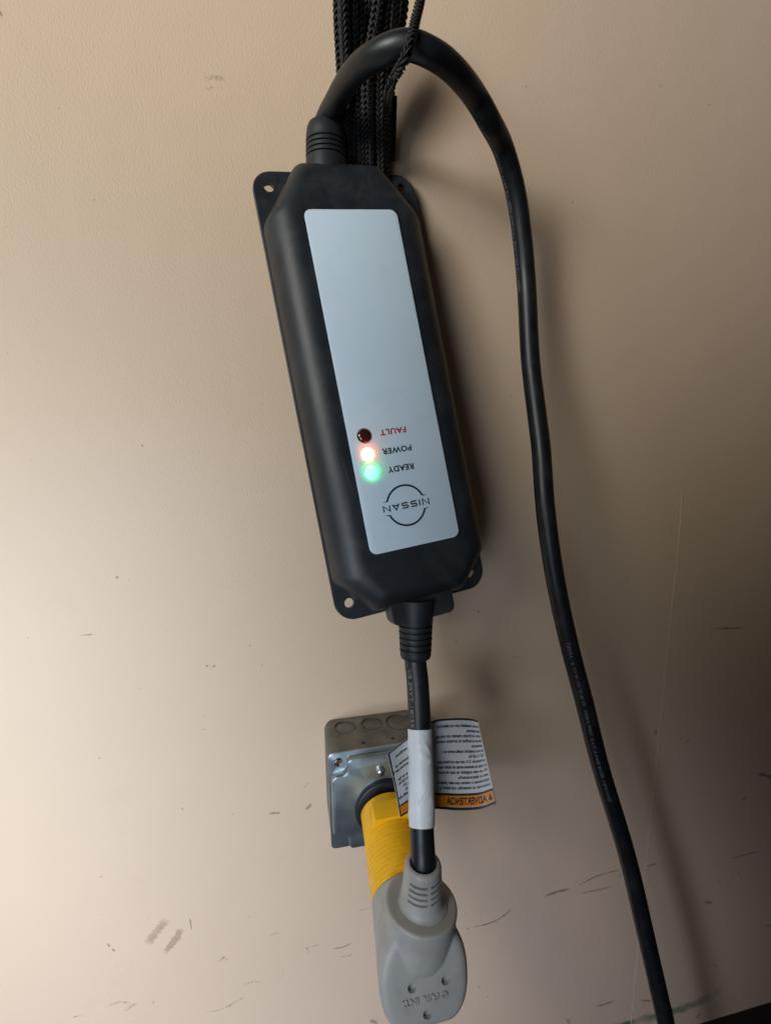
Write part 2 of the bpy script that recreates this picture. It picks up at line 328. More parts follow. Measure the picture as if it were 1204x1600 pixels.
SC = [
 ([(318, 124), (335, 121), (352, 124)], 2.5, 'sc_brown'), ([(322, 140), (333, 136)], 1.5, 'sc_brown'),
 ([(262, 1436), (245, 1455), (229, 1476)], 6.5, 'sc_rub'), ([(284, 1450), (274, 1468), (256, 1490)], 5.5, 'sc_rub'),
 ([(297, 1434), (298, 1444), (300, 1453)], 1.1, 'sc_dark'), ([(168, 1474), (172, 1479)], 1.5, 'sc_dark'), ([(175, 1482), (180, 1486)], 1.4, 'sc_dark'),
 ([(340, 1504), (350, 1497), (357, 1501)], 2.2, 'sc_brown'), ([(345, 1497), (353, 1494)], 1.8, 'sc_brown'),
 ([(419, 1272), (430, 1270), (439, 1271)], 1.8, 'sc_dark'), ([(477, 1266), (483, 1260), (486, 1255)], 2.4, 'sc_dark'), ([(476, 1231), (483, 1222)], 1.8, 'sc_brown'),
 ([(321, 1041), (326, 1040)], 1.5, 'sc_dark'), ([(331, 1041), (337, 1041)], 1.5, 'sc_dark'),
 ([(390, 1008), (392, 1009)], 1.3, 'sc_dark'), ([(409, 1039), (411, 1040)], 1.3, 'sc_dark'), ([(155, 1184), (157, 1185)], 1.3, 'sc_dark'), ([(158, 1369), (160, 1370)], 1.3, 'sc_dark'), ([(284, 1261), (286, 1266)], 1.4, 'sc_brown'),
 ([(124, 993), (148, 991)], 1.2, 'sc_brown'), ([(314, 1141), (322, 1139)], 1.2, 'sc_brown'), ([(317, 1119), (323, 1118)], 1, 'sc_brown'),
 ([(168, 1572), (186, 1566), (205, 1567)], 1.8, 'sc_brown'), ([(193, 1580), (204, 1573), (215, 1567)], 3, 'sc_brown'), ([(238, 1570), (242, 1563)], 1.6, 'sc_brown'), ([(320, 1582), (345, 1577), (372, 1563), (382, 1558)], 1.4, 'sc_brown'),
 ([(352, 1573), (364, 1570)], 2.6, 'sc_brown'), ([(380, 1540), (395, 1534), (412, 1535)], 1.6, 'sc_brown'), ([(440, 1528), (444, 1520)], 1.4, 'sc_brown'), ([(420, 1461), (440, 1457)], 1.2, 'sc_brown'), ([(478, 1478), (484, 1490)], 2, 'sc_brown'),
 ([(110, 1590), (130, 1586)], 1.4, 'sc_brown'), ([(480, 1480), (500, 1476)], 1.4, 'sc_brown'), ([(520, 1482), (535, 1480), (550, 1473)], 1.6, 'sc_dark'), ([(530, 1495), (545, 1493), (552, 1488)], 1.8, 'sc_brown'), ([(556, 1424), (572, 1420), (582, 1417)], 1.4, 'sc_brown'),
 ([(578, 1598), (582, 1595), (590, 1600)], 3, 'sc_dark'),
 ([(738, 1448), (755, 1445), (775, 1438), (790, 1428), (800, 1418)], 1.6, 'sc_dark'), ([(728, 1450), (732, 1452)], 1.6, 'sc_dark'), ([(724, 1432), (730, 1426)], 1.3, 'sc_brown'),
 ([(746, 1540), (749, 1543)], 1.4, 'sc_dark'), ([(761, 1556), (763, 1558)], 1.4, 'sc_dark'),
 ([(849, 1401), (868, 1394), (892, 1388)], 2.8, 'sc_dark'), ([(900, 1386), (925, 1372), (955, 1362), (968, 1360)], 1.5, 'sc_dark'), ([(905, 1396), (935, 1390), (958, 1384)], 1.5, 'sc_dark'), ([(1008, 1354), (1026, 1349)], 2.2, 'sc_dark'), ([(965, 1369), (970, 1366)], 2, 'sc_dark'),
 ([(1110, 981), (1135, 982), (1166, 980)], 1.3, 'sc_dark'), ([(1128, 983), (1138, 981)], 2.2, 'sc_dark'), ([(1072, 1156), (1075, 1159)], 2, 'sc_dark'), ([(1022, 1140), (1025, 1148)], 2, 'sc_dark'),
 ([(1140, 1342), (1160, 1336), (1188, 1329)], 1.4, 'sc_dark'), ([(1180, 1208), (1196, 1212), (1210, 1218)], 4, 'sc_dark'), ([(1158, 1250), (1166, 1246)], 3, 'sc_dark'), ([(1100, 1408), (1112, 1412)], 3, 'sc_dark'), ([(1196, 1446), (1206, 1445)], 2, 'sc_dark'),
 ([(930, 1572), (945, 1569), (962, 1562)], 2.4, 'sc_dark'), ([(1000, 1563), (1018, 1564)], 2.2, 'sc_dark'), ([(1086, 1590), (1094, 1584)], 4, 'sc_dark'), ([(885, 1592), (890, 1600)], 2, 'sc_dark'),
 ([(940, 1612), (985, 1600), (1040, 1584), (1090, 1566), (1130, 1545)], 13, 'sc_green'), ([(1142, 1354), (1150, 1362), (1150, 1372)], 1.6, 'sc_pale'), ([(1121, 1376), (1126, 1378)], 2.4, 'sc_pale'), ([(1112, 1506), (1120, 1512)], 2.4, 'sc_pale'),
 ([(1, 18), (3, 26)], 1.2, 'sc_dark'), ([(892, 312), (895, 318)], 1.4, 'sc_brown'), ([(1030, 132), (1033, 138)], 1.5, 'sc_brown'), ([(182, 900), (184, 904)], 1.6, 'sc_dark'),
 ([(520, 1020), (522, 1024)], 1.2, 'sc_brown'), ([(746, 953), (749, 958)], 1.4, 'sc_dark'), ([(712, 1000), (714, 1002)], 1.4, 'sc_dark'), ([(800, 1026), (815, 1027)], 1.5, 'sc_brown'),
]
for i, (p, hw, k) in enumerate(SC): scuff(p, hw, k, i, 0.12+0.012*(i % 7))

# ------------------------------------------------------------------ junction box on the wall
JX, JZ, JS = 27.6, -303.2, 102.0
jb = thing('junction_box', 'square galvanized steel outlet box screwed to the wall behind the yellow plug', 'outlet box', (JX+51, 0, JZ-51))
ol = rpoly(rect(JX, JZ-JS, JX+JS, JZ), 9, 6)
def inset(ol, d):
    cx = sum(p.x for p in ol)/len(ol); cz = sum(p.y for p in ol)/len(ol); return [Vector((p.x-d*math.copysign(1, p.x-cx)*min(1, abs(p.x-cx)/40), p.y-d*math.copysign(1, p.y-cz)*min(1, abs(p.y-cz)/40))) for p in ol]
lv = [(inset(ol, 1.6), -0.3), (inset(ol, .5), -1.0), (ol, -3), (ol, -53.5), (inset(ol, .5), -54)]
body = link('box_body', *loft(lv, ident), M['dusty_steel'], jb)
kos = [((539, 1135.5), 11), ((580.6, 1130), 11), ((624, 1127), 14.5)]
cuts = []
for (u, v), r in kos:
    c = PZ(u, v, JZ); cuts.append(lathe((c.x, c.y, JZ-1.8), (0, 0, 1), [(0, r), (4, r)], 40, (1, 0, 0)))
for u, v in ((568, 1160.5), (614, 1153.5)):
    c = PZ(u, v, JZ); cuts.append(lathe((c.x, c.y, JZ-6), (0, 0, 1), [(0, 1.9), (9, 1.9)], 20, (1, 0, 0)))
cutby(body, cuts)
for (u, v), r in kos:
    c = PZ(u, v, JZ)
    vs, fs = lathe((c.x+0.5, c.y-0.9, JZ-1.7), (0, 0.06, 1), [(0, r-1.5), (1.1, r-1.5), (1.3, r-1.9)], 40, (1, 0, 0))
    link('knockout', vs, fs, M['dusty_steel'], body)
# raised cover with cut-in corners for its screws
ol0 = rpoly(rect(JX-0.6, JZ-JS-0.6, JX+JS+0.6, JZ+0.6), 5, 6)
cover = link('cover_plate', *loft([(ol0, -54.1), (ol0, -55.4), (inset(ol0, .4), -55.7)], ident), M['steel'], jb)
def notch(d, a=15, b=16, x0=JX+1.2, z0=JZ-JS+1.2, x1=JX+JS-1.2, z1=JZ-3.5):
    x0 += d; x1 -= d; z0 += d; z1 -= d
    return rpoly([(x0+a, z0), (x1-a, z0), (x1-a, z0+b), (x1, z0+b), (x1, z1-b), (x1-a, z1-b), (x1-a, z1), (x0+a, z1), (x0+a, z1-b), (x0, z1-b), (x0, z0+b), (x0+a, z0+b)],
                 [4, 4, 5, 5, 5, 5, 4, 4, 6, 5, 5, 6], 6)
link('raised_panel', *loft([(notch(0), -55.5), (notch(.2), -59.5), (notch(.9), -61.2), (notch(2.2), -61.9)], ident), M['steel'], cover)
def screw(name, p, r, h, parent, ang=0.4):
    vs, fs = lathe((p.x, p.y, p.z), (0, -1, 0), [(0, r), (h*.35, r), (h*.75, r*.82), (h, r*.35), (h*1.02, 0.01)], 24)
    o = link(name, vs, fs, M['screw'], parent); d = Vector((math.cos(ang), 0, math.sin(ang))); e = Vector((-d.z, 0, d.x))
    vs = []; fs = []
    for a, b in ((d, e), (e, d)):
        k = len(vs)
        for sx, sz, y in ((-1, -1, 0), (1, -1, 0), (1, 1, 0), (-1, 1, 0), (-1, -1, -1), (1, -1, -1), (1, 1, -1), (-1, 1, -1)):
            vs.append(p+a*(sx*r*.62)+b*(sz*r*.13)+Vector((0, -h*0.72 if y == 0 else -h*1.05, 0)))
        fs += [tuple(k+i for i in f) for f in ((0, 1, 2, 3), (4, 5, 6, 7), (0, 1, 5, 4), (1, 2, 6, 5), (2, 3, 7, 6), (3, 0, 4, 7))]
    link('screw_slot', vs, fs, M['slit'], o, smooth=False)
screw('screw', Vector((JX+8.2, -55.8, JZ-8.5)), 4.2, 2.6, cover)
screw('screw', Vector((JX+JS-8, -55.8, JZ-JS+8)), 4.2, 2.6, cover, 1.2)
AX0 = Vector((79, -61.5, -361))
rec = link('receptacle', *lathe(AX0, (0, -1, 0), [(0, 29), (4, 29), (5.5, 28.2), (6.2, 26.8), (6.2, 20)], 72), M['black'], jb)
pc = PY(596, 1211, -68); screw('screw', Vector((pc.x, -62.2, pc.z)), 4.0, 5, jb, 0.9)
# ------------------------------------------------------------------ yellow plug
FC = PY(665, 1532, -197)
AXD = (FC-AX0).normalized(); AXL = (FC-AX0).length
yp = thing('yellow_plug', 'bright yellow round plug pushed into the galvanized outlet box', 'plug', AX0)
prof = [(6.4, 23.6), (7, 24.2), (28, 25.0)]
d = 28
while d < 78:
    r = 25.0+(d-28)/50*2.6
    prof += [(d+0.05, r), (d+3.0, r+0.15), (d+3.22, r-0.36), (d+3.62, r-0.36), (d+3.9, r+0.2)]; d += 3.9
prof += [(80, 27.8), (80.5, 27.0)]
link('housing', *lathe(AX0, AXD, prof, 96), M['yellow'], yp)
# raised block on its upper side
side = Vector((1, 0, 0)); side = (side-AXD*side.dot(AXD)).normalized(); up = side.cross(AXD); up = up if up.z > 0 else -up
def axf(x, y, z): return AX0+side*x+AXD*y+up*z
bo = rpoly([(-19, 15), (23, 15), (21, 28.2), (-17.5, 28.2)], [.5, .5, 2.4, 2.4], 5)
link('latch_block', *loft([(inset(bo, .6), 17.2), (bo, 17.8), (bo, 33), (inset(bo, 1.3), 34.5)], axf), M['yellow'], yp)

# ------------------------------------------------------------------ charging unit: frame of the wall-box style control case
KS = 0.965; CO = Vector((79.3, -80.7, 36.45)); A_, B_, G_ = -0.14279, -0.20399, 0.10478
RG = Matrix.Rotation(G_, 3, 'Z'); RB = Matrix(((1, 0, 0), (0, math.cos(B_), -math.sin(B_)), (0, math.sin(B_), math.cos(B_))))
RA = Matrix(((math.cos(A_), 0, math.sin(A_)), (0, 1, 0), (-math.sin(A_), 0, math.cos(A_))))
CM = RB @ RA @ RG
def L(x, y, z): return CO + CM @ Vector((x*KS, y*KS, z*KS))
T = 29.0
ev = thing('car_charger', 'black portable electric car charger with blue-white label panel, thick cables and grey plug', 'car charger', tuple(CO))
# mounting flange
fl = rpoly([(-70, -190.5), (70, -190.5), (76, 190.5), (-70, 190.5)], 17, 10)
flange = link('mounting_flange', *loft([(inset(fl, .8), T-.0), (fl, T+.8), (fl, T+3.4), (inset(fl, .8), T+4.2)], L), M['case'], ev)
cutby(flange, [lathe(L(x, T-6, z), CM @ Vector((0, 1, 0)), [(0, 4.0), (20, 4.0)], 28) for x, z in ((-56.5, 176.5), (63, 178), (-57.5, -176), (56.5, -176.5))])
# case
def outl(s, e, k=1.0):
    X = 68.6-s; Z = 187-e; cx = 22-3*k; cz = 36-6*k
    bx_ = 28-14*k; bz_ = 31-12*k; tx_ = 33-18*k; tz_ = 47-21*k
    p = [(-X+bx_, -Z), (X-bx_, -Z), (X, -Z+bz_), (X, Z-tz_), (X-tx_, Z), (-X+tx_, Z), (-X, Z-tz_), (-X, -Z+bz_)]
    return rpoly(p, [11, 11, 13, 13, 9, 9, 13, 13], 8)
lev = []
for a in [0, .12, .25, .38, .5, .6, .7, .78, .86, .93, 1.0]:
    # section of the flank: steep at the foot, then a long convex round
    th = a*math.pi/2
    h = (T+0.3)*math.sin(th)**0.9; s = 24.8*(1-math.cos(th))**1.02; e = 17.5*(1-math.cos(th))
    lev.append((outl(s, e, 1-math.cos(th)), T+0.3-h))
case = link('case', *loft(lev, L), M['case'], ev, sharp=0.9)
# shallow bezel groove and the label film
pl = rpoly(rect(-39.35, -138.6, 39.35, 138.6), 6.2, 8)
panel = link('label_panel', *loft([(pl, 0.3), (pl, -0.35), (inset(pl, .3), -0.5)], L, cap0=False), M['label'], ev)
bz = rpoly(rect(-40.3, -139.6, 40.3, 139.6), 7, 8); bz2 = rpoly(rect(-39.55, -138.8, 39.55, 138.8), 6.3, 8)
link('bezel', *loft([(bz, 0.02), (bz, -0.5), (bz2, -0.5), (bz2, 0.02)], L, False, False), M['case'], case)
def on_panel(vs, cx, cz, rot=math.pi, y=-0.6):
    c, s = math.cos(rot), math.sin(rot); return [L(cx+v[0]*c-v[1]*s, y, cz+v[0]*s+v[1]*c) for v in vs]
for s, cx, cz, wd, key in (('FAULT', -1.1, -43.8, 22.4, 'red_ink'), ('POWER', -1.0, -59.2, 25.6, 'ink'), ('READY', -0.6, -74.4, 22.6, 'ink')):
    vs, fs = fit_text(s, wd, 4.9, 0.035, spacing=1.10); link('lettering', on_panel(vs, cx, cz), fs, M[key], panel, smooth=False)
def strokes(lines, w_):
    vs = []; fs = []
    for ln in lines:
        P = [Vector(p) for p in ln]; k = len(vs)
        for i, p in enumerate(P):
            d1 = (P[i]-P[i-1]).normalized() if i else (P[1]-P[0]).normalized(); d2 = (P[i+1]-P[i]).normalized() if i < len(P)-1 else d1
            n1 = Vector((-d1.y, d1.x)); n2 = Vector((-d2.y, d2.x)); m_ = (n1+n2).normalized(); q = min(1.6, 1/max(.3, m_.dot(n1)))
            ww = p.z if False else w_
            vs += [p+m_*(ww/2*q), p-m_*(ww/2*q)]
        for i in range(len(P)-1): a = k+2*i; fs.append((a, a+1, a+3, a+2))
    return vs, fs
def glyph(ch, x, w_=5.0, h=4.8):
    if ch == 'N': g = [[(0, 0), (0, h), (w_, 0), (w_, h)]]
    elif ch == 'I': g = [[(0, 0), (0, h)]]
    elif ch == 'S': g = [[(w_, h-.4), (1.0, h-.4), (.35, h-.8), (.3, h*.62), (.9, h*.5), (w_-.9, h*.5), (w_-.3, h*.38), (w_-.35, .8), (w_-1, .4), (0, .4)]]
    else: g = [[(0, 0), (w_/2, h), (w_, 0)], [(1.0, 1.2), (w_-1.0, 1.2)]]
    return [[(x+a, b-h/2) for a, b in l] for l in g]
LZ = -104.8; LX = -2.2
gl = glyph('N', -18.8)+glyph('I', -11.2)+glyph('S', -8.9)+glyph('S', -1.6)+glyph('A', 5.6, 5.4)+glyph('N', 13.4)
gl = [[(a*1.06, b) for a, b in l] for l in gl]; vs, fs = strokes(gl, 1.15); link('lettering', on_panel(vs, LX, LZ), fs, M['ink'], panel, smooth=False)
arcs = []
for sg in (1, -1):
    a0 = math.asin(5.6/16.3); arcs.append([(16.3*math.cos(t), sg*16.3*math.sin(t)) for t in [a0+(math.pi-2*a0)*i/40 for i in range(41)]])
vs, fs = strokes(arcs, 1.6)
for sg in (1, -1):
    for sx in (1, -1):
        k = len(vs); y = sg*5.2; x = sx*14.7; vs += [Vector((x, y)), Vector((x+sx*1.3, y+sg*0.9)), Vector((x+sx*4.4, y+sg*0.15)), Vector((x+sx*4.4, y-sg*0.05))]; fs.append((k, k+1, k+2, k+3))
link('emblem', on_panel(vs, LX, LZ), fs, M['ink'], panel, smooth=False)
# indicator lights
for z, key, nm in ((-44.3, 'fault', 'unlit dark red light'), (-59.3, 'power', 'lit orange light'), (-74.3, 'ready', 'lit green light')):
    vs, fs = lathe(L(-25.7, -0.4, z), CM @ Vector((0, -1, 0)), [(0, 5.2), (.9, 5.15), (1.5, 4.6), (2.1, 3.2), (2.35, 1.6), (2.4, .01)], 40)
    o = link('indicator_light', vs, fs, M[key], ev); o['label'] = nm
    vs, fs = lathe(L(-25.7, -0.3, z), CM @ Vector((0, -1, 0)), [(0, 5.9), (.45, 5.85), (.5, 5.4), (.2, 5.36)], 40, cap=False)
    link('rim', vs, fs, M['case'] if key == 'fault' else M['label'], o)
# scratches on the case flank
def on_case(x, z):
    s = 68.6-abs(x); a = math.acos(max(-1, min(1, 1-(s/24.8)**(1/1.02)))); return T+0.3-(T+0.3)*math.sin(a)**0.9
def scratch(pts, w_, key):
    vs = []; fs = []
    for i, (x, z) in enumerate(pts):
        for a in (-1, 1): vs.append(L(x+a*w_, on_case(x+a*w_, z)-0.12, z))
        if i: k = 2*i; fs.append((k-2, k-1, k+1, k))
    return link('scratch', vs, fs, M[key], case)
M['scr'] = mat('scratch_wear', (0.06, 0.07, 0.08), 0.7)
scratch([(-46.5, -58), (-46.2, -62), (-46.8, -66), (-45.6, -70), (-45.9, -75), (-45.0, -78), (-44.2, -81), (-43.5, -86)], 0.22, 'scr')
scratch([(-43.8, -97), (-43.4, -101), (-42.4, -103.6), (-40.6, -104)], 0.16, 'slit')
# cable glands
def gland(p0, p1, r0_, r1_, ng, name, shoulder=4, pad=6):
    p0 = Vector(p0); p1 = Vector(p1); Ln = (p1-p0).length; prof = [(0, r0_+1), (pad*.5, r0_)]
    seg = max(3.6, (Ln-pad-shoulder-3)/ng); d = pad
    for i in range(ng):
        q = d/Ln; r = r0_+(r1_-r0_)*q
        prof += [(d, r), (d+seg*.24, r-.2), (d+seg*.26, r-1.7), (d+seg*.48, r-1.8), (d+seg*.5, r-.25), (d+seg*.6, r)]; d += seg
    prof += [(d+1, r1_), (Ln-shoulder, r1_), (Ln-shoulder*.4, r1_*.94), (Ln-shoulder*.1, r1_*.85), (Ln, r1_*.74), (Ln, r1_*.6)]
    return link(name, *lathe(p0, p1-p0, prof, 56, (0, -1, 0)), M['grommet'], ev)
CR = 8.4
gT0 = L(-8.5, 21, 175); gT1 = PY(508, 194, -29)
gland(gT0, gT1, 17.0, 15.6, 4, 'cable_gland', 9, 16)
gB0 = L(-3.5, 17, -184); gB1 = PY(649, 1029, -108)
gland(gB0, gB1, 14.8, 12.6, 5, 'cable_gland', 3, 19)
bb = rpoly(rect(-29, -201, 27.5, -180), [6, 6, 1, 1], 5)
link('gland_bridge', *loft([(inset(bb, 1), 9), (bb, 10.5), (bb, 26), (inset(bb, 1), 27.5)], L), M['case'], ev)

# ---- cables
W_ = 16.8*F
arc = [(513, 184, 378), (525, 158, 366), (541, 130, 348), (560, 106, 332), (586, 87, 319), (613, 75, 312), (641, 71, 310), (669, 81, 312), (696, 98, 320), (721, 123, 333), (744, 154, 350), (764, 189, 362), (785.5, 232, 385),
       (804, 296, 405), (814, 360, 418), (822, 445, 430), (828, 560, 432), (838.5, 650, 428), (845, 705, 426), (852, 800, 424), (866, 900, 430), (887, 1000, 440), (913, 1100, 453), (938, 1200, 464), (979, 1337, 477), (1010, 1469, 486), (1040, 1600, 492), (1062, 1700, 496), (1092, 1860, 500), (1118, 2040, 505)]
ap = [PD(*a) for a in arc]
ap = [gT1-(gT1-gT0).normalized()*10, gT1+(gT1-gT0).normalized()*1.0]+ap[1:]
outp = resample(catmull(ap, 12), 2.2)
cab = link('output_cable', *sweep(outp, 8.3, 32), M['cable'], ev)
PCON = PY(661, 1345, -172)
lp = [gB1-(gB1-gB0).normalized()*6, gB1+(gB1-gB0).normalized()*4, PY(652, 1064, -114), PY(655, 1120, -125), PY(656.5, 1180, -138), PY(658, 1260, -154), PY(659.5, 1310, -164), PY(661, 1345, -171), PY(660, 1375, -172)]
inp = resample(catmull(lp, 12), 2.2)
LR = 9.0
cab2 = link('input_cable', *sweep(inp, LR, 32), M['cable'], ev)
def cable_text(path, r, s, start, h, th0, parent, flip=False, width=None, key='print', bold=0.0, spacing=1.0):
    """print along the cable: start = arc length in mm, th0 = angle away from the side that faces the room"""
    vs, fs = text_geo(s, 10, bold, spacing); y1 = max(v.y for v in vs); x1 = max(v.x for v in vs); sx = (width/x1) if width else h/y1; sy = h/y1
    cum = [0]
    for i in range(1, len(path)): cum.append(cum[-1]+(path[i]-path[i-1]).length)
    out = []
    for v in vs:
        t = v.x*sx; a = start+(-t if flip else t); a = max(0.01, min(cum[-1]-.01, a)); j = int(np.searchsorted(cum, a))-1; j = max(0, min(len(path)-2, j)); q = (a-cum[j])/(cum[j+1]-cum[j])
        p = path[j].lerp(path[j+1], q); j0 = max(0, j-1); j1 = min(len(path)-1, j+2); tg = (path[j1]-path[j0]).normalized()
        n = (CAM-p); n = (n-tg*n.dot(tg)).normalized(); b = tg.cross(n); th = th0+(-1 if flip else 1)*v.y*sy/r
        out.append(p+(n*math.cos(th)+b*math.sin(th))*(r+0.06))
    return link('lettering', out, fs, M[key], parent, smooth=False)
cum = 0; marks = {}
for i in range(1, len(outp)):
    cum += (outp[i]-outp[i-1]).length; q = outp[i]-CAM; vv = 800-F*q.dot(cu)/q.dot(cf); uu = 602+F*q.dot(cr)/q.dot(cf)
    if uu > 700:
        for k in (150, 455, 995, 1240):
            if vv > k and k not in marks: marks[k] = cum
cable_text(outp, 8.3, '(UL) 10 AWG FT2 E333781 TYPE EV 300V EVE FT1 EVC1103 21119202', marks[150], 2.6, 0.70, cab, width=marks[455]-marks[150])
cable_text(outp, 8.3, 'LSNY  F O R W A R D  300V 60C FT2 TYPE EVJE 18AWG', marks[995], 2.5, -0.05, cab, width=marks[1240]-marks[995])
ci = 0
tot = sum((inp[i]-inp[i-1]).length for i in range(1, len(inp)))
cable_text(inp, LR, 'C E333781 TYPE EV', 73, 3.0, 0.85, cab2, flip=True, width=60, bold=.02)
# ---- white sleeve of the warning tag, wrapped round the cable
def vpix(p): q = p-CAM; return 800-F*q.dot(cu)/q.dot(cf)
sl = [p for p in inp if 1137 < vpix(p) < 1294]
rs = random.Random(5)
cre = [(rs.uniform(0, 1), rs.uniform(0, 6.28), rs.uniform(0.3, 1.0), rs.uniform(-1, 1)) for _ in range(26)]
slr = resample(sl, 0.7)
def sleeve_r(i, a, r):
    q = i/(len(slr)-1); k = 0
    for (q0, a0, am, sl_) in cre:
        da = (a-a0+math.pi) % (2*math.pi)-math.pi
        x_ = (q-q0)*9+da*sl_*2.2; y_ = (q-q0)*sl_*5-da*1.6
        k += am*0.85*math.exp(-abs(x_)*6)*math.exp(-y_*y_*0.8)
    e = min(1, q*12, (1-q)*12)
    return r+k*e+0.25*math.sin(a*2+q*5)*e
tag_s = link('tag_sleeve', *sweep(slr, 9.7, 90, rf=sleeve_r), M['tape'], ev, sharp=1.2)
# ---- printed warning tag behind the cable
cols = [(0.0, (625, 1277, -150), (605, 1178, -142)), (.12, (641, 1268, -146), (630, 1158, -132)), (.3, (662, 1264, -142), (660, 1136, -124)), (.45, (684, 1264, -138), (680, 1125, -118)),
        (.68, (718, 1266, -136), (712, 1122, -113)), (.86, (750, 1264, -138), (735, 1123, -111)), (1.0, (775, 1255, -142), (746, 1126, -112))]
bot = [PY(*c[1]) for c in cols]; top = [PY(*c[2]) for c in cols]; us = [c[0] for c in cols]
bc = catmull(bot, 10); tcv = catmull(top, 10); N_ = len(bc)-1
uu_ = []
for i in range(len(us)-1): uu_ += [us[i]+(us[i+1]-us[i])*k/10 for k in range(10)]
uu_.append(1.0)
def sheet(U, V, off=0.0):
    U = max(0, min(1, U)); f = float(np.interp(U, uu_, range(N_+1))); j = min(N_-1, int(f)); q = f-j
    b = bc[j].lerp(bc[j+1], q); t = tcv[j].lerp(tcv[j+1], q); dx = ((bc[j+1]-bc[j])+(tcv[j+1]-tcv[j])).normalized(); n = dx.cross((t-b).normalized())
    n = n if n.y < 0 else -n
    return b.lerp(t, V)+n*(off+1.2*math.sin(V*math.pi)*0.8)
def patch(u0_, v0_, u1_, v1_, nu, nv, off, thick=0.0):
    vs = []; fs = []
    for lay in ((0,) if not thick else (0, 1)):
        k = len(vs)
        for i in range(nu+1):
            for j in range(nv+1): vs.append(sheet(u0_+(u1_-u0_)*i/nu, v0_+(v1_-v0_)*j/nv, off-thick*lay))
        for i in range(nu):
            for j in range(nv): a = k+i*(nv+1)+j; fs.append((a, a+1, a+nv+2, a+nv+1))
    if thick:
        K = (nu+1)*(nv+1); per = [i*(nv+1) for i in range(nu+1)]+[nu*(nv+1)+j for j in range(1, nv+1)]+[i*(nv+1)+nv for i in range(nu-1, -1, -1)]+[j for j in range(nv-1, 0, -1)]
        for x, y in zip(per, per[1:]+per[:1]): fs.append((x, y, y+K, x+K))
    return vs, fs
tag = link('warning_tag', *patch(0, 0, 1, 1, 50, 16, 0, 0.35), M['paper'], ev)
link('header_band', *patch(0.012, 0.035, 0.99, 0.155, 50, 3, 0.10), M['orange'], tag)
for q in ((0, 0, 1, .03), (0, .155, 1, .18), (0, .978, 1, 1), (0, .03, .014, .155), (0, .18, .012, .978), (.992, .03, 1, .155)):
    nu = 50 if q[2]-q[0] > .5 else 2; nv = 1 if nu == 50 else 12
    link('border', *patch(q[0], q[1], q[2], q[3], nu, nv, 0.12), M['ink'], tag)
def tag_text(s, u_right, v_top, hv, wid_u, bold=0.012):
    """upside down print: reading starts at u_right and runs to the left of the picture"""
    vs, fs = text_geo(s, 10, bold); y1 = 7.2; x1 = max(v.x for v in vs)
    return [sheet(u_right-v.x/x1*wid_u, v_top+v.y/y1*hv, 0.18) for v in vs], fs
lines = ['ocasionar un incendio, una lesi\u00f3n g', 'explosiones a menos que sean piezas o', 'est\u00e1 el desconectarlo.', 'No use este cargador en caso de aquem', 'la carga se detiene antes de haber termi', 'corriente de 12 A con una corriente alter',
         '120 V a 60 Hz.', 'de una conexi\u00f3n suelta entre el c', 'calentarse.', 'Siempre al verificar la corriente nominal', 'cable y el circuito cuentan con una cap', 'interruptores.', 'circuito instalado por un electricis']
full = 0.54; allv = []; allf = []
for i, s in enumerate(lines):
    v0_ = 0.225+i*0.0565; wd = full*min(1, len(s)/37.0)
    short = len(s) < 24
    vs, fs = tag_text(s, 0.985, v0_+0.0, 0.036, wd+0.0, 0.03); k = len(allv); allv += vs; allf += [tuple(k+a for a in f) for f in fs]
    # the part of the line that comes out left of the cable
link('lettering', allv, allf, M['ink'], tag, smooth=False); allv = []; allf = []
for i, s in enumerate(['incendie, des', 'parts.', 'aux, Ph', '240 V 60 Hz', 'avec un Vps', '', 'courant par fins', 'brancher su', '', 'verificat.']):
    if not s: continue
    vs, fs = tag_text(s, 0.145, 0.27+i*0.066, 0.038, 0.010*len(s), 0.03); k = len(allv); allv += vs; allf += [tuple(k+a for a in f) for f in fs]
link('lettering', allv, allf, M['ink'], tag, smooth=False)
vs, fs = tag_text('ADVERTENCIA', 0.925, 0.062, 0.075, 0.38, 0.04); link('heading', vs, fs, M['ink'], tag, smooth=False)

vs, fs = tag_text('\u25b2', 0.98, 0.062, 0.075, 0.04, 0.02); link('warning_symbol', vs, fs, M['ink'], tag, smooth=False)
# ---- grey right-angle plug at the end of the input cable
plug = None
bs = PY(658, 1408, -172)      # centre of the shoulder the cable neck stands on
Yb = AX0+AXD*80.7; Ld = (FC-Yb).length
prof = [(0, 26), (.4, 27.9), (4, 28.3), (Ld-20, 31.4), (Ld-8, 33.0), (Ld-4, 32.4), (Ld-1.5, 30.6), (Ld-.3, 28.2), (Ld, 25.5), ]
def flat(d, a, r):
    # flat foot on the underside
    c, s_ = math.cos(a), math.sin(a)
    if c > 0: return r
    q = (abs(c)**2.9+abs(s_)**2.9)**(-1/2.9); q = 1+(q-1)*min(1, d/30)
    z = r*q*-c; lim = 0.93*r
    return r*q if z < lim else lim/-c
KT = 0.50
def tilt(p):
    q = p-Yb; d_ = q.dot(AXD); h = q.dot(up); return p-AXD*(KT*h*max(0, min(1, (d_-8)/(Ld-8))))
b1 = lathe(Yb, AXD, prof, 96, rf=flat); b1 = ([tilt(p) for p in b1[0]], b1[1])
bd = Vector((FC.x+ (Yb-FC).x*0.35, bs.y, FC.z+3))
bx = (bs-bd); Lb = bx.length
prof2 = [(0, 25.2), (8, 26.4), (Lb-7, 27.0), (Lb-1.4, 27.0), (Lb-.4, 26.2), (Lb, 25.0)]
b2 = lathe(bd, bx, prof2, 72, (0, -1, 0))
plug = link('plug', b1[0], b1[1], M['grey'], ev)
cutby(plug, [b2], 'UNION')
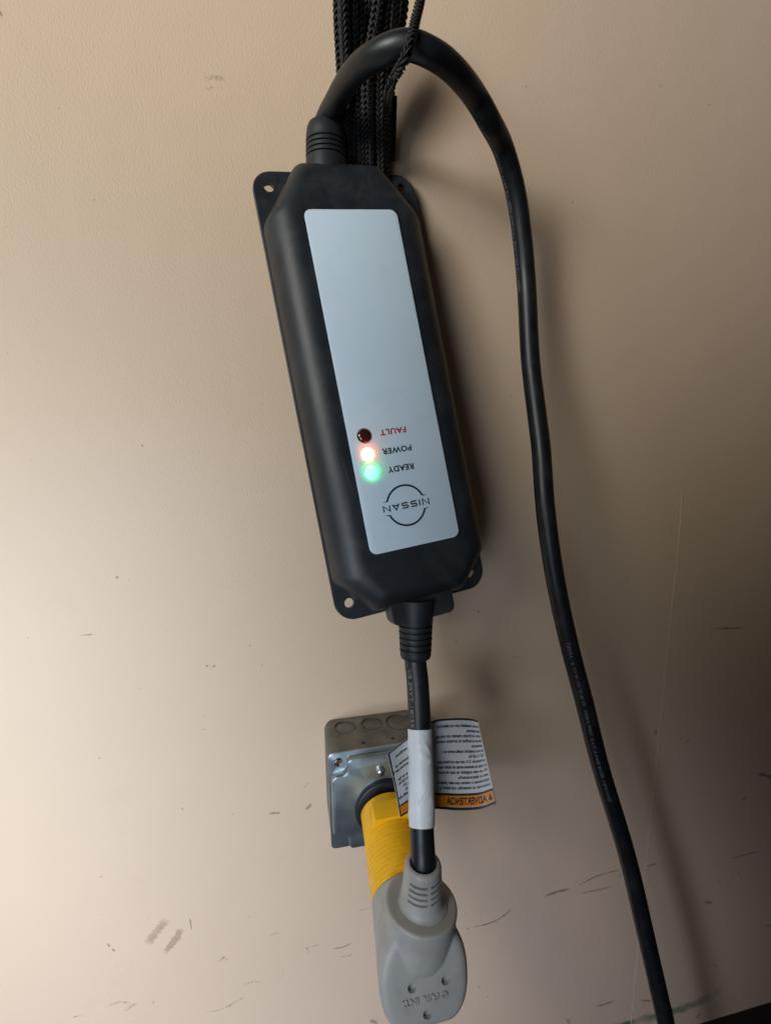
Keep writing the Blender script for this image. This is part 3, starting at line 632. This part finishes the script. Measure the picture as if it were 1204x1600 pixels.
rm = plug.modifiers.new('r', 'REMESH'); rm.mode = 'VOXEL'; rm.voxel_size = 0.00055; rm.use_smooth_shade = True
sm = plug.modifiers.new('s', 'SMOOTH'); sm.factor = 0.5; sm.iterations = 20
bpy.context.view_layer.update(); me = bpy.data.meshes.new_from_object(plug.evaluated_get(bpy.context.evaluated_depsgraph_get())); plug.modifiers.clear(); plug.data = me
NF = (AXD+up*KT).normalized()
def onface(u, v, off=0.0):
    d_ = ray(u, v); t_ = ((FC-CAM).dot(NF)+off)/d_.dot(NF); return CAM+d_*t_
cutby(plug, [lathe(onface(u, v, -3.2), NF, [(0, 3.3), (8, 3.3)], 28) for u, v in ((642, 1538), (694, 1526), (666, 1579))])
plug['label'] = 'grey right-angle plug head with three dimples'
# raised letters on its end face, upside down
tv, tf = fit_text('\u00a9 FUR  INT.', 33, 4.8, 0.03, depth=0.5)
c0 = onface(664, 1561)
ex = (onface(702, 1546)-onface(632, 1563)).normalized(); ez = -(ex.cross(NF)).normalized(); ez = ez if ez.z > 0 else -ez
link('lettering', [c0-ex*v.x-ez*v.y+NF*(v.z*0.9+0.45) for v in tv], tf, M['grey'], plug, smooth=False)
# cable neck with slits
ctop = PY(661, 1347, -172); nd = (ctop-bs); Ln = nd.length
NR = 200; pr = []
for i in range(NR+1):
    d = -1+(Ln+1)*i/NR; q = max(0, d/Ln)
    r = 16.0-2.9*q+3*math.exp(-max(d, 0)/1.8)
    e = Ln-d
    if e < 3: r -= 3-math.sqrt(max(0, 9-(3-e)**2))
    pr.append((d, r))
pr += [(Ln-.5, 9.6), (Ln-4, 9.2)]
slots = [Ln*x for x in (.36, .49, .62, .75)]
def slotr(d, a, r):
    # angle 0 faces the room (-Y); slits either side of the front
    a = (a+math.pi) % (2*math.pi)-math.pi
    for c_, hw in ((-0.50, .50), (0.62, .44), (2.4, .45), (-2.4, .45)):
        x = abs((a-c_+math.pi) % (2*math.pi)-math.pi)
        for z in slots:
            if abs(d-z) < 0.85 and x < hw: return 10.4
    return r
nv, nf_ = lathe(bs, nd, pr, 220, (0, -1, 0), rf=slotr); nd_ = nd.normalized()
deep = [((v-bs)-nd_*(v-bs).dot(nd_)).length < 10.9 and -1 < (v-bs).dot(nd_) < Ln-4 for v in nv]
link('cable_neck', nv, nf_, M['grey'], plug, mats=[M['cable']], fm=[1 if sum(deep[i] for i in f) >= 3 else 0 for f in nf_])
# mould seam on the side of the body
a_s = [math.radians(82)]
vs = []; fs = []
for i in range(2):
    pass
sp = []
for k in range(9):
    d = 14+k*3.0; p = Yb+AXD*d - side*28.6*math.sin(1.35)+up*28.6*math.cos(1.35); sp.append(p)
link('mould_seam', *sweep(sp, 0.35, 6), M['slit'], plug)

# ------------------------------------------------------------------ black knitted cord hanging on the wall
def cord(pts, r, parent, name='strand', seed=0, pitch=3.6, rows=6):
    path = resample(catmull(pts, 10), 1.2); vs, fs = sweep(path, r*0.80, 12); fm = [1]*len(fs)
    fr = frames(path); cumL = [0]
    for i in range(1, len(path)): cumL.append(cumL[-1]+(path[i]-path[i-1]).length)
    rnd = random.Random(seed)
    def at(s):
        j = max(0, min(len(path)-2, int(np.searchsorted(cumL, s))-1)); q = (s-cumL[j])/(cumL[j+1]-cumL[j]); p = path[j].lerp(path[j+1], q); return p, fr[j][1], fr[j][2], fr[j][3]
    n = int(cumL[-1]/pitch)
    for c in range(rows):
        a0 = 2*math.pi*c/rows+seed
        sgn = 1 if c % 2 else -1
        for i in range(n):
            s0 = (i+(0.5 if (c//2) % 2 else 0))*pitch+rnd.uniform(-.15, .15); k = len(vs)
            R5 = 5
            for m_ in range(R5):
                q = m_/(R5-1); s = min(cumL[-1]-.01, max(0.01, s0+q*pitch*1.35)); ang = a0+sgn*(q-.5)*2*math.pi/rows*0.95
                p, t, nn, b = at(s); rad = n_ = nn*math.cos(ang)+b*math.sin(ang); c_ = p+rad*(r*(0.80+0.20*math.sin(q*math.pi)))
                tw = r*0.27*(0.35+0.65*math.sin(min(1, q*1.0)*math.pi)); tt = (t*1.0+(b*math.cos(ang)-nn*math.sin(ang))*sgn*0.6).normalized(); sd = tt.cross(rad).normalized()
                for g in range(6):
                    ga = g*math.pi/3; vs.append(c_+rad*(tw*math.cos(ga))+sd*(tw*math.sin(ga)))
            nf = ring_faces(R5, 6); fs += [tuple(k+x for x in f) for f in nf]; fm += [0]*len(nf)
    return link(name, vs, fs, M['rope'], parent, mats=[M['rope_core']], fm=fm, sharp=3)
rb = thing('cord_bundle', 'bundle of black knitted cord hanging down the wall behind the charger cable', 'cord', (50, -30, 300))
def cp(lst): return [PY(*q) for q in lst]
strands = [
 ([(528, -40, -62), (529, 30, -55), (532, 90, -45), (535, 150, -34), (538, 220, -24)], 3.6),
 ([(536, -40, -70), (537, 20, -62), (540, 90, -50), (543, 150, -38), (541, 200, -28), (537, 250, -20), (540, 290, -12)], 3.5),
 ([(550, -40, -66), (551, 20, -58), (552, 80, -48), (556, 140, -36), (553, 200, -26), (550, 290, -10)], 3.5),
 ([(561, -40, -62), (562, 20, -54), (562, 80, -46), (563, 150, -34), (565, 220, -24), (565, 290, -10)], 3.6),
 ([(594, -40, -74), (588, 20, -66), (580, 70, -56), (573, 140, -42), (576, 210, -28), (577, 290, -12)], 3.6),
 ([(606, -40, -70), (602, 20, -62), (597, 70, -54), (594, 130, -42), (594, 200, -28), (596, 290, -12)], 3.6),
 ([(575, -40, -48), (574, 30, -42), (572, 100, -34), (570, 200, -20), (571, 290, -8)], 3.5),
 ([(617, -40, -60), (616, 20, -52), (612, 80, -42), (606, 150, -30), (604, 215, -20), (602, 290, -10)], 3.5),
 ([(628, -40, -50), (630, 10, -44), (622, 60, -36), (612, 120, -28), (606, 180, -22)], 3.4),
 ([(585, -40, -40), (586, 40, -34), (586, 120, -24), (586, 200, -14), (587, 290, -7)], 3.4),
]
for i, (p, r) in enumerate(strands): cord(cp(p), r, rb, seed=i)
# flat black strap end beside the cords
ss = cp([(612, 150, -26), (611, 190, -22), (610, 225, -18), (609, 250, -16)]); sp_ = resample(catmull(ss, 8), 3); vs = []
for p in sp_:
    for dx, dy in ((-4.2, -1.2), (4.2, -1.2), (4.4, 0), (4.2, 1.2), (-4.2, 1.2), (-4.4, 0)): vs.append(p+Vector((dx, dy, 0)))
link('strap', vs, ring_faces(len(sp_), 6)+[tuple(range(6)), tuple(range(len(vs)-6, len(vs)))], M['rope_core'], rb)
lc = thing('thin_cord', 'thin twisted black cord looped over the front of the thick charger cable', 'cord', (80, -180, 230))
q0 = outp[0]
lpts = [PD(664, -60, 325), PD(656, 0, 312), PD(650, 26, 306), PD(645, 48, 299), PD(640, 68, 295), PD(634, 88, 297), PD(625, 106, 304), PD(615, 122, 318), PD(608, 138, 320), PD(604, 165, 372), PD(600, 220, 405)]
cord(lpts, 2.7, lc, 'strand', 11, 4.2, 4)

# tidy helper keys
for o in bpy.data.objects:
    if '_o' in o: del o['_o']
sc.render.engine = 'CYCLES'
